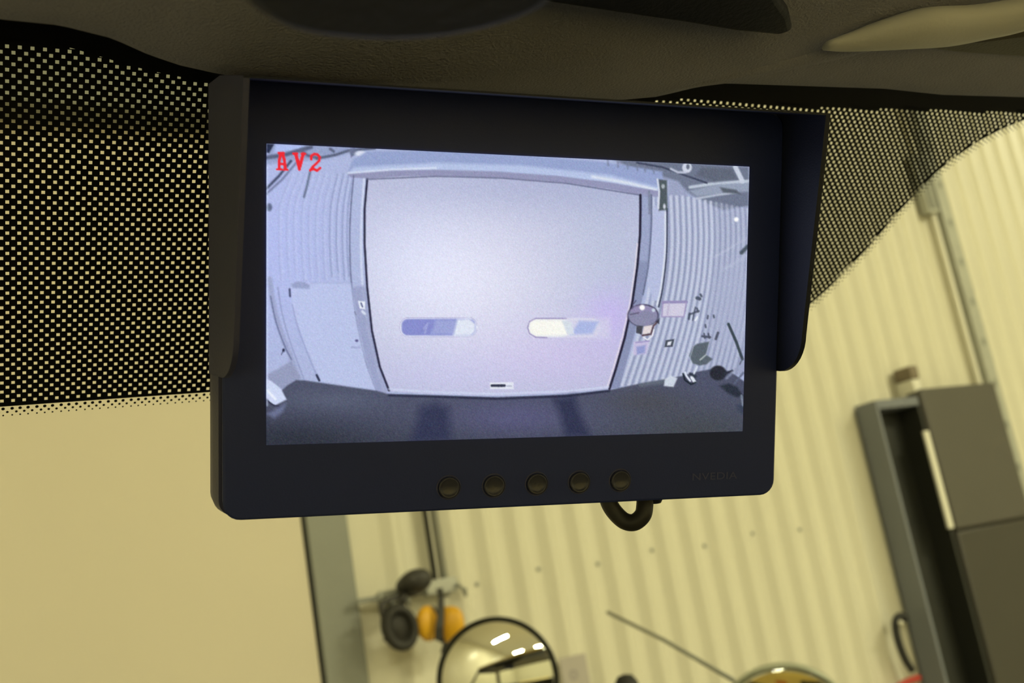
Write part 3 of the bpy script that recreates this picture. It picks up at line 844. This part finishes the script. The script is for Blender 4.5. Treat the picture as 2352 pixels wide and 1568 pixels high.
    line([(1600, 842), (1588, 868)], 4, (214, 222, 236), 1.3); line([(1573, 855), (1575, 862), (1584, 874)], 4.5, (216, 224, 238), 1.3); line([(1588, 866), (1594, 876)], 7, (225, 232, 242), 1.4)
    line([(1568, 858), (1572, 872), (1586, 882), (1596, 878)], 4, (32, 40, 50), 1.5); line([(1584, 858), (1596, 864)], 6, (50, 58, 72), 2)
    poly([(1526, 870), (1540, 862), (1555, 868), (1546, 888), (1524, 886)], (204, 212, 226), 1.8)
    ell(1648, 856, 19, 17, (44, 46, 56), 0.12); line([(1664, 858), (1681, 851)], 5, (48, 52, 66), 1.6)
    poly([(1652, 886), (1672, 880), (1692, 888), (1706, 908), (1690, 912), (1670, 902)], (46, 52, 64), 3)
    line([(1686, 880), (1706, 856)], 4, (92, 100, 124), 2); line([(1668, 868), (1690, 846)], 5, (150, 158, 184), 3, 0.8)
    poly([(1690, 930), (1712, 925), (1712, 950), (1696, 948)], (58, 66, 86), 5, 0.8); line([(1702, 908), (1705, 930)], 4, (130, 140, 158), 2)
    # soft glow along the left and right border of the display, sensor noise
    line([(613, 380), (613, 930)], 4, (205, 220, 246), 2, 0.6)
    img = img + rng.normal(0, 1, img.shape[:2])[..., None] * 4.2 + rng.normal(0, 2.4, img.shape)
    # red channel mark in blocky letters
    RED = (238, 46, 56)
    for pts, w in (([(640, 351.5), (651, 351.5)], 6), ([(645, 353), (641, 370), (641, 388)], 7), ([(649, 353), (653, 368), (655, 388)], 7), ([(643, 377), (654, 377)], 6), ([(636, 389), (646, 389)], 5), ([(651, 390), (660, 390)], 5),
                   ([(674, 353), (682, 353)], 6), ([(693, 353.5), (700, 353.5)], 6), ([(679, 354), (687, 384)], 8), ([(696, 354), (688, 384)], 8), ([(687.5, 376), (687.5, 389)], 7),
                   ([(714.5, 366), (715, 358), (721, 354), (729, 355), (734, 361), (733, 369), (726, 376), (718, 383), (714, 389)], 6), ([(712, 391), (720, 388), (728, 392), (735, 386)], 6)):
        line(pts, w, RED, 0.8)
    img = np.clip(img, 0, 255) / 255.0
    lin = np.where(img <= 0.04045, img / 12.92, ((img + 0.055) / 1.055) ** 2.4)
    return gu, gv, lin


gu, gv, lin = screen_picture()
ny, nx = gu.shape
mm = bpy.data.meshes.new('display')
base_v = np.array(list(Mo(0, 0, 0.0004) - PM[mon.name].translation))
vv = base_v + gu[..., None] * np.array(list(MX)) + gv[..., None] * np.array(list(MD))
idx = np.arange(nx * ny).reshape(ny, nx)
quads = np.stack([idx[:-1, :-1], idx[1:, :-1], idx[1:, 1:], idx[:-1, 1:]], -1).reshape(-1, 4)
mm.vertices.add(nx * ny); mm.vertices.foreach_set('co', vv.astype(np.float32).ravel())
mm.loops.add(quads.size); mm.loops.foreach_set('vertex_index', quads.astype(np.int32).ravel())
mm.polygons.add(len(quads)); mm.polygons.foreach_set('loop_start', np.arange(0, quads.size, 4, dtype=np.int32))
mm.update(calc_edges=True); mm.validate()
ca = mm.color_attributes.new('picture', 'FLOAT_COLOR', 'POINT')
ca.data.foreach_set('color', np.concatenate([lin.reshape(-1, 3), np.ones((nx * ny, 1))], 1).astype(np.float32).ravel())
sm = bpy.data.materials.new('display_light'); sm.use_nodes = True
nt = sm.node_tree; nt.nodes.clear()
at = nt.nodes.new('ShaderNodeAttribute'); at.attribute_name = 'picture'
em = nt.nodes.new('ShaderNodeEmission'); mo = nt.nodes.new('ShaderNodeOutputMaterial')
nt.links.new(at.outputs['Color'], em.inputs[0]); nt.links.new(em.outputs[0], mo.inputs[0])
mm.materials.append(sm)
disp = bpy.data.objects.new('display', mm); COL.objects.link(disp); disp.parent = mon
disp['label'] = 'lit display showing a wide rear view of a garage door'

# ------------------------------------------------------------------ things on the front wall
RY = WY - 0.045                                           # just in front of the ribs


def wallp(px, py, y=RY):
    return at_y(px, py, y)


# cable tray with the thin pipe beside it, and a small box
a = wallp(2205, 640, WY - 0.02)
t = thing('cable_tray', (a.x, WY - 0.02, 0), 'pale grey vertical cable channel with slots running up the wall', 'cable channel')
xt = a.x
obj('channel', MB().box((xt - 0.028, WY - 0.045, 0.0), (xt + 0.028, WY - 0.016, GZ1)), 'galvanised', t, bevel=0.003)
for q in range(24):
    zc = 1.2 + q * 0.155
    obj('slot', MB().box((xt - 0.008, WY - 0.0465, zc - 0.014), (xt + 0.008, WY - 0.0445, zc + 0.014)), 'steel_grey', t)
tag(obj('wall_pipe', MB().tube([(xt - 0.062, WY - 0.026, 0.0), (xt - 0.062, WY - 0.026, GZ1)], 0.011, 12), 'white_plastic', None, smooth=True), 'thin white pipe running up the wall beside the cable channel', 'pipe')
b0, b1 = wallp(2134, 487, WY - 0.05), wallp(2160, 487, WY - 0.05)
t = thing('junction_box', (b0.x, WY - 0.03, b0.z), 'small pale grey box fixed high on the wall beside the cable channel', 'junction box')
obj('box_body', MB().box((b0.x, WY - 0.05, b0.z), (b1.x, WY - 0.012, b0.z + 0.24)), 'galvanised', t, bevel=0.004)
obj('box_lid', MB().box((b0.x + 0.012, WY - 0.056, b0.z + 0.015), (b1.x - 0.012, WY - 0.049, b0.z + 0.225)), 'steel_grey', t, bevel=0.002)

# conduit and black cable above the hearing protectors
c0 = wallp(990, 1260, WY - 0.03); c1 = wallp(1009, 1260, WY - 0.03)
zr = wallp(1008, 1345).z
tag(obj('power_cable', MB().tube([(c0.x, WY - 0.027, zr), (c0.x, WY - 0.027, GZ1)], 0.0065, 10), 'rubber', None, smooth=True), 'black cable running down the wall to the hearing protector rail', 'cable')
tag(obj('conduit', MB().tube([(c1.x, WY - 0.03, zr - 0.03), (c1.x, WY - 0.03, GZ1)], 0.010, 10), 'galvanised', None, smooth=True), 'grey conduit pipe running down the wall beside the black cable', 'pipe')

# hook rail
p0, p1 = wallp(816, 1381, RY), wallp(1054, 1343, RY)
zr = (p0.z + p1.z) / 2
rail = thing('hook_rail', ((p0.x + p1.x) / 2, RY, zr), 'grey metal hook rail on the wall carrying hearing protectors', 'hook rail')
q0, q1, q2, q3 = (wallp(x, 1360, RY).x for x in (868, 925, 975, 1050))
obj('bar', MB().box((p0.x, RY - 0.006, zr - 0.006), (p1.x, RY + 0.004, zr + 0.006)), 'steel_grey', rail, bevel=0.002)
obj('plate', MB().box((q0, RY - 0.01, zr - 0.022), (q1, RY + 0.012, zr + 0.016)), 'galvanised', rail, bevel=0.004)
obj('plate', MB().box((q2, RY - 0.01, zr - 0.016), (q3, RY + 0.012, zr + 0.022)), 'galvanised', rail, bevel=0.004)
obj('wall_mount', MB().box((q0 + 0.01, RY + 0.004, zr - 0.01), (q3 - 0.01, WY + 0.001, zr + 0.01)), 'galvanised', rail)
for xh in (q0 + 0.01, q1 - 0.012, q3 - 0.004):
    obj('hook', MB().tube([(xh, RY - 0.008, zr), (xh, RY - 0.04, zr - 0.008), (xh, RY - 0.055, zr - 0.03), (xh, RY - 0.06, zr - 0.012)], 0.004, 8), 'steel_grey', rail, smooth=True)


def ear_cup(par, c, ax, ex, ey, shell, name='cup'):
    """dished cup: axis ax points to the outside; ex, ey the radii of the oval"""
    o = obj(name, MB().lathe([(0.93, -0.012), (1.0, -0.006), (1.0, 0.006), (0.95, 0.018), (0.80, 0.030), (0.5, 0.038), (0.0, 0.041)], c, ax, ex, ey, 32), shell, par, smooth=True)
    obj('cushion', MB().lathe([(0.45, -0.006), (0.55, -0.016), (0.62, -0.026), (0.80, -0.030), (0.95, -0.024), (0.98, -0.012), (0.9, -0.008)], c, ax, ex, ey, 32), 'ear_cushion', o, smooth=True)
    return o


# black hearing protectors: one cup resting on the rail, the other hanging below it
FY = RY - 0.06
ct, cb = wallp(952, 1337, FY), wallp(917, 1440, FY)
blk = thing('ear_defenders', (cb.x, FY, cb.z - 0.06), 'black hearing protectors hanging over the wall rail', 'ear defenders')
ear_cup(blk, ct, Vector((0.1, -0.9, 0.25)).normalized(), Vector((0.040, 0, 0)), Vector((0, 0.006, 0.028)), 'ear_black')
lo = ear_cup(blk, cb, Vector((0.15, 1, 0.05)).normalized(), Vector((0.042, -0.006, 0.006)), Vector((-0.008, 0, 0.056)), 'ear_black')
s1 = wallp(876, 1384, FY); s2 = wallp(888, 1440, FY)
obj('headband', MB().tube([Vector(p) for p in spline([tuple(wallp(x, y, FY + d)) for x, y, d in ((930, 1366, .012), (900, 1376, .004), (879, 1385, -.004), (878, 1402, -.006), (884, 1425, -.004), (890, 1448, 0), (888, 1472, 0.004))], 5)], 0.0082, 10), 'ear_black', blk, smooth=True)
obj('cup_arm', MB().tube([wallp(938, 1352, FY + 0.01), wallp(926, 1372, FY), wallp(922, 1392, FY)], 0.0085, 10), 'ear_black', blk, smooth=True)
# yellow hearing protectors
yc = wallp(1005, 1430, FY)
yel = thing('ear_defenders', (yc.x, FY, yc.z - 0.05), 'yellow hearing protectors with a black band hanging on the rail', 'ear defenders')
for px, sx in ((984, -1), (1029, 1)):
    c = wallp(px, 1431 + (0 if sx < 0 else 2), FY - 0.01)
    ear_cup(yel, c, Vector((sx * 0.80, -0.60, 0.0)).normalized(), Vector((0.0125, 0.0165 * sx, 0)), Vector((0.002, 0, 0.042)), 'ear_yellow')
st = [wallp(1009, 1350, FY + .02), wallp(1013, 1372, FY - .03), wallp(1012, 1410, FY - 0.05), wallp(1009, 1440, FY - 0.052), wallp(1008, 1469, FY - 0.045)]
sr = [[p + Vector((dx * w, dy, 0)) for dx, dy in ((-1, -0.003), (1, -0.003), (1, 0.003), (-1, 0.003))] for p, w in zip(st, (0.0072, 0.0075, 0.0088, 0.0104, 0.0104))]
obj('headband', MB().rings(sr), 'ear_cushion', yel)
tag(obj('rail_strap', MB().tube([Vector(p) for p in spline([tuple(wallp(x, y, RY - 0.02)) for x, y in ((1020, 1455), (1024, 1475), (1018, 1500))], 4)], 0.008, 8), 'ear_cushion', None, smooth=True), 'short dark strap hanging below the yellow hearing protectors', 'strap')

# small lilac notice
n0 = wallp(1284, 1512, WY - 0.022); n1 = wallp(1344, 1503, WY - 0.022)
nt_ = thing('notice', ((n0.x + n1.x) / 2, WY - 0.018, n0.z - 0.12), 'small lilac grey paper notice taped to the ribbed wall', 'notice')
obj('sheet', MB().box((n0.x, WY - 0.0225, n0.z - 0.12), (n1.x, WY - 0.0205, n0.z)), 'paper_lilac', nt_)
mk = wallp(1316, 1549, WY - 0.019)
obj('printed_mark', MB().rings([[(mk.x + r * math.cos(2 * math.pi * k / 20), WY - 0.0228, mk.z + r * math.sin(2 * math.pi * k / 20)) for k in range(20)] for r in (0.007, 0.013)], True, False), 'paper_mark', nt_)

# ------------------------------------------------------------------ cabinets at the right
AD = 0.11                                                 # depth of the open cabinet
la = wallp(1961, 934, WY - 0.017); x0 = la.x
ztop = la.z
xe = wallp(2118, 950, WY - AD).x
op = thing('open_cabinet', ((x0 + xe) / 2, WY - 0.06, 0), 'tall narrow blue-grey wall cabinet with an open dark front', 'cabinet')
obj('side_panel', MB().box((x0, WY - AD, 0), (x0 + 0.012, WY - 0.017, ztop)), 'cabinet_blue_grey', op, bevel=0.003)
obj('back_panel', MB().box((x0 + 0.012, WY - 0.025, 0), (xe, WY - 0.017, ztop - 0.004)), 'cabinet_dark', op)
obj('top_panel', MB().box((x0 + 0.012, WY - AD, ztop - 0.03), (xe, WY - 0.017, ztop)), 'cabinet_blue_grey', op, bevel=0.003)
obj('divider', MB().box((xe - 0.012, WY - AD, 0), (xe, WY - 0.017, ztop - 0.03)), 'cabinet_dark', op)
BD = 0.118
lb = wallp(2114, 893, WY - BD); rb = wallp(2284, 876, WY - BD)
zb1 = (lb.z + rb.z) / 2; xb0 = max(lb.x, xe + 0.012); xb1 = rb.x
zmid = wallp(2240, 1210, WY - BD).z
cl = thing('closed_cabinet', ((xb0 + xb1) / 2, WY - 0.13, 0), 'large dark grey-brown steel cabinet beside the cable channel', 'cabinet')
obj('body', MB().box((xb0, WY - BD + 0.02, 0), (xb1 + 0.02, WY - 0.05, zb1 - 0.004)), 'cabinet_brown_grey', cl, bevel=0.006)
obj('upper_front', MB().box((xb0 - 0.004, WY - BD, zmid + 0.002), (xb1, WY - BD + 0.02, zb1)), 'cabinet_brown_grey', cl, bevel=0.008)
obj('lower_front', MB().box((xb0 - 0.004, WY - BD, 0.05), (xb1, WY - BD + 0.02, zmid - 0.002)), 'cabinet_lower', cl, bevel=0.008)  # lower part of the front in a darker tone
e0_, e1_ = wallp(2121, 990, WY - BD - 0.006), wallp(2133, 990, WY - BD - 0.006)
obj('edge_strip', MB().box((e0_.x, WY - BD - 0.008, zmid + 0.01), (e1_.x, WY - BD + 0.002, e0_.z)), 'white_plastic', cl, bevel=0.002)
# fitting between the two cabinets
fp = wallp(2093, 905, WY - 0.05)
ft = thing('wall_fitting', (fp.x, WY - 0.05, fp.z - 0.03), 'small white wall fitting with a brown cap above the open cabinet', 'fitting')
obj('white_block', MB().box((fp.x - 0.020, WY - 0.085, fp.z - 0.008), (fp.x + 0.02, WY - 0.01, fp.z + 0.045)), 'white_plastic', ft, bevel=0.004)
obj('brown_cap', MB().box((fp.x - 0.021, WY - 0.087, fp.z + 0.046), (fp.x + 0.021, WY - 0.012, fp.z + 0.092)), 'brown_plastic', ft, bevel=0.006)
obj('white_foot', MB().box((fp.x - 0.006, WY - 0.09, fp.z - 0.075), (fp.x + 0.034, WY - 0.04, fp.z - 0.008)), 'white_plastic', ft, bevel=0.004)
# dark hook on the open cabinet's edge and the red hose
hp = [tuple(wallp(x, y, WY - 0.06)) for x, y in ((2080, 1420), (2068, 1414), (2058, 1424), (2058, 1448), (2066, 1480), (2080, 1515), (2096, 1540))]
hk = thing('coat_hook', wallp(2075, 1480, WY - 0.06), 'dark rounded hook on the side of the open cabinet', 'hook')
obj('hook_loop', MB().tube([Vector(p) for p in spline(hp, 5)], [0.012] * 31, 10), 'rubber', hk, smooth=True)
sc_ = wallp(2068, 1430, WY - 0.085)
obj('screw', MB().lathe([(0.0, 0.0), (0.008, 0.0), (0.006, 0.006), (0.0, 0.008)], sc_, (0, -1, 0), (1, 0, 0), (0, 0, 1), 14), 'white_plastic', hk, smooth=True)
rp = [tuple(wallp(x, y, WY - 0.06)) for x, y in ((2110, 1556), (2090, 1563), (2070, 1573), (2052, 1590), (2045, 1620), (2060, 1650))]
tag(obj('red_hose', MB().tube([Vector(p) for p in spline(rp, 5)], 0.011, 10), 'red_rubber', None, smooth=True), 'red hose loop hanging beside the open cabinet', 'hose')


# ------------------------------------------------------------------ the vehicle's two round front mirrors
def front_mirror(px, py, y, rad, target, label, rim_mat, bulge, foot):
    c = at_y(px, py, y)
    nrm = ((CAM - c).normalized() + (Vector(target) - c).normalized()).normalized()
    ex_ = nrm.cross(Vector((0, 0, 1))).normalized(); ey_ = ex_.cross(nrm)
    t = thing('front_mirror', c - Vector((0, 0, rad)), label, 'mirror', 'round front mirrors of the vehicle')
    prof = [(math.sin(a) / math.sin(bulge) * rad * 0.965, (math.cos(a) - math.cos(bulge)) / math.sin(bulge) * rad) for a in np.linspace(bulge, 0, 14)]
    obj('mirror_face', MB().lathe(prof, c, nrm, ex_, ey_, 64), 'mirror_glass', t, smooth=True)
    obj('rim', MB().rings([[c + nrm * h + (ex_ * math.cos(2 * math.pi * k / 64) + ey_ * math.sin(2 * math.pi * k / 64)) * r * rad for k in range(64)]
                           for r, h in ((0.955, 0.0), (0.965, 0.004), (0.985, 0.006), (1.0, 0.002), (0.99, -0.012), (0.8, -0.035), (0.3, -0.045), (0.01, -0.046))], True, False), rim_mat, t, smooth=True)
    bk = c - nrm * 0.046
    obj('arm', MB().tube([Vector(p) for p in spline([tuple(bk + nrm * 0.02), tuple(bk - nrm * 0.03), tuple(bk - nrm * 0.05 + Vector((0, -0.02, -0.12))), foot], 6)], 0.009, 10), 'mirror_rim', t, smooth=True)
    return t, c


t1, c1 = front_mirror(1143, 1561, 1.62, 0.0985, (-2.6, -2.6, 1.75), 'round convex mirror with a dark rim below the hearing protectors', 'mirror_rim', math.radians(24), (0.62, NY + 0.01, Z0 - 0.72))
t2, c2 = front_mirror(1806, 1672, 1.60, 0.121, (0.92, NY, Z0 - 1.09), 'round convex mirror reflecting the yellow front of the vehicle', 'mirror_rim_pale', math.radians(14), (1.05, NY + 0.004, Z0 - 0.75))
e0, e1 = at_y(1396, 1406, 2.1), at_y(1685, 1562, 1.62)
obj('stay_rod', MB().tube([e0, e0.lerp(e1, 0.5) + Vector((0, 0, 0.006)), e1], [0.0042, 0.0042, 0.0042], 8), 'steel_grey', t2, smooth=True)
kc = at_y(1441, 1585, 1.55)
kp = thing('marker_post', (kc.x, NY, Z0 - 0.72), 'thin black post with a rounded head between the two front mirrors', 'post')
obj('post_head', MB().lathe([(0.0, 0.026), (0.012, 0.023), (0.019, 0.013), (0.021, 0.0), (0.021, -0.03), (0.0, -0.035)], kc, (0, 0, 1), (1, 0, 0), (0, 1, 0), 24), 'rubber', kp, smooth=True)
obj('post_stem', MB().tube([kc - Vector((0, 0, 0.03)), kc - Vector((0, 0.1, 0.25)), (kc.x, NY + 0.005, Z0 - 0.72)], 0.008, 10), 'rubber', kp, smooth=True)
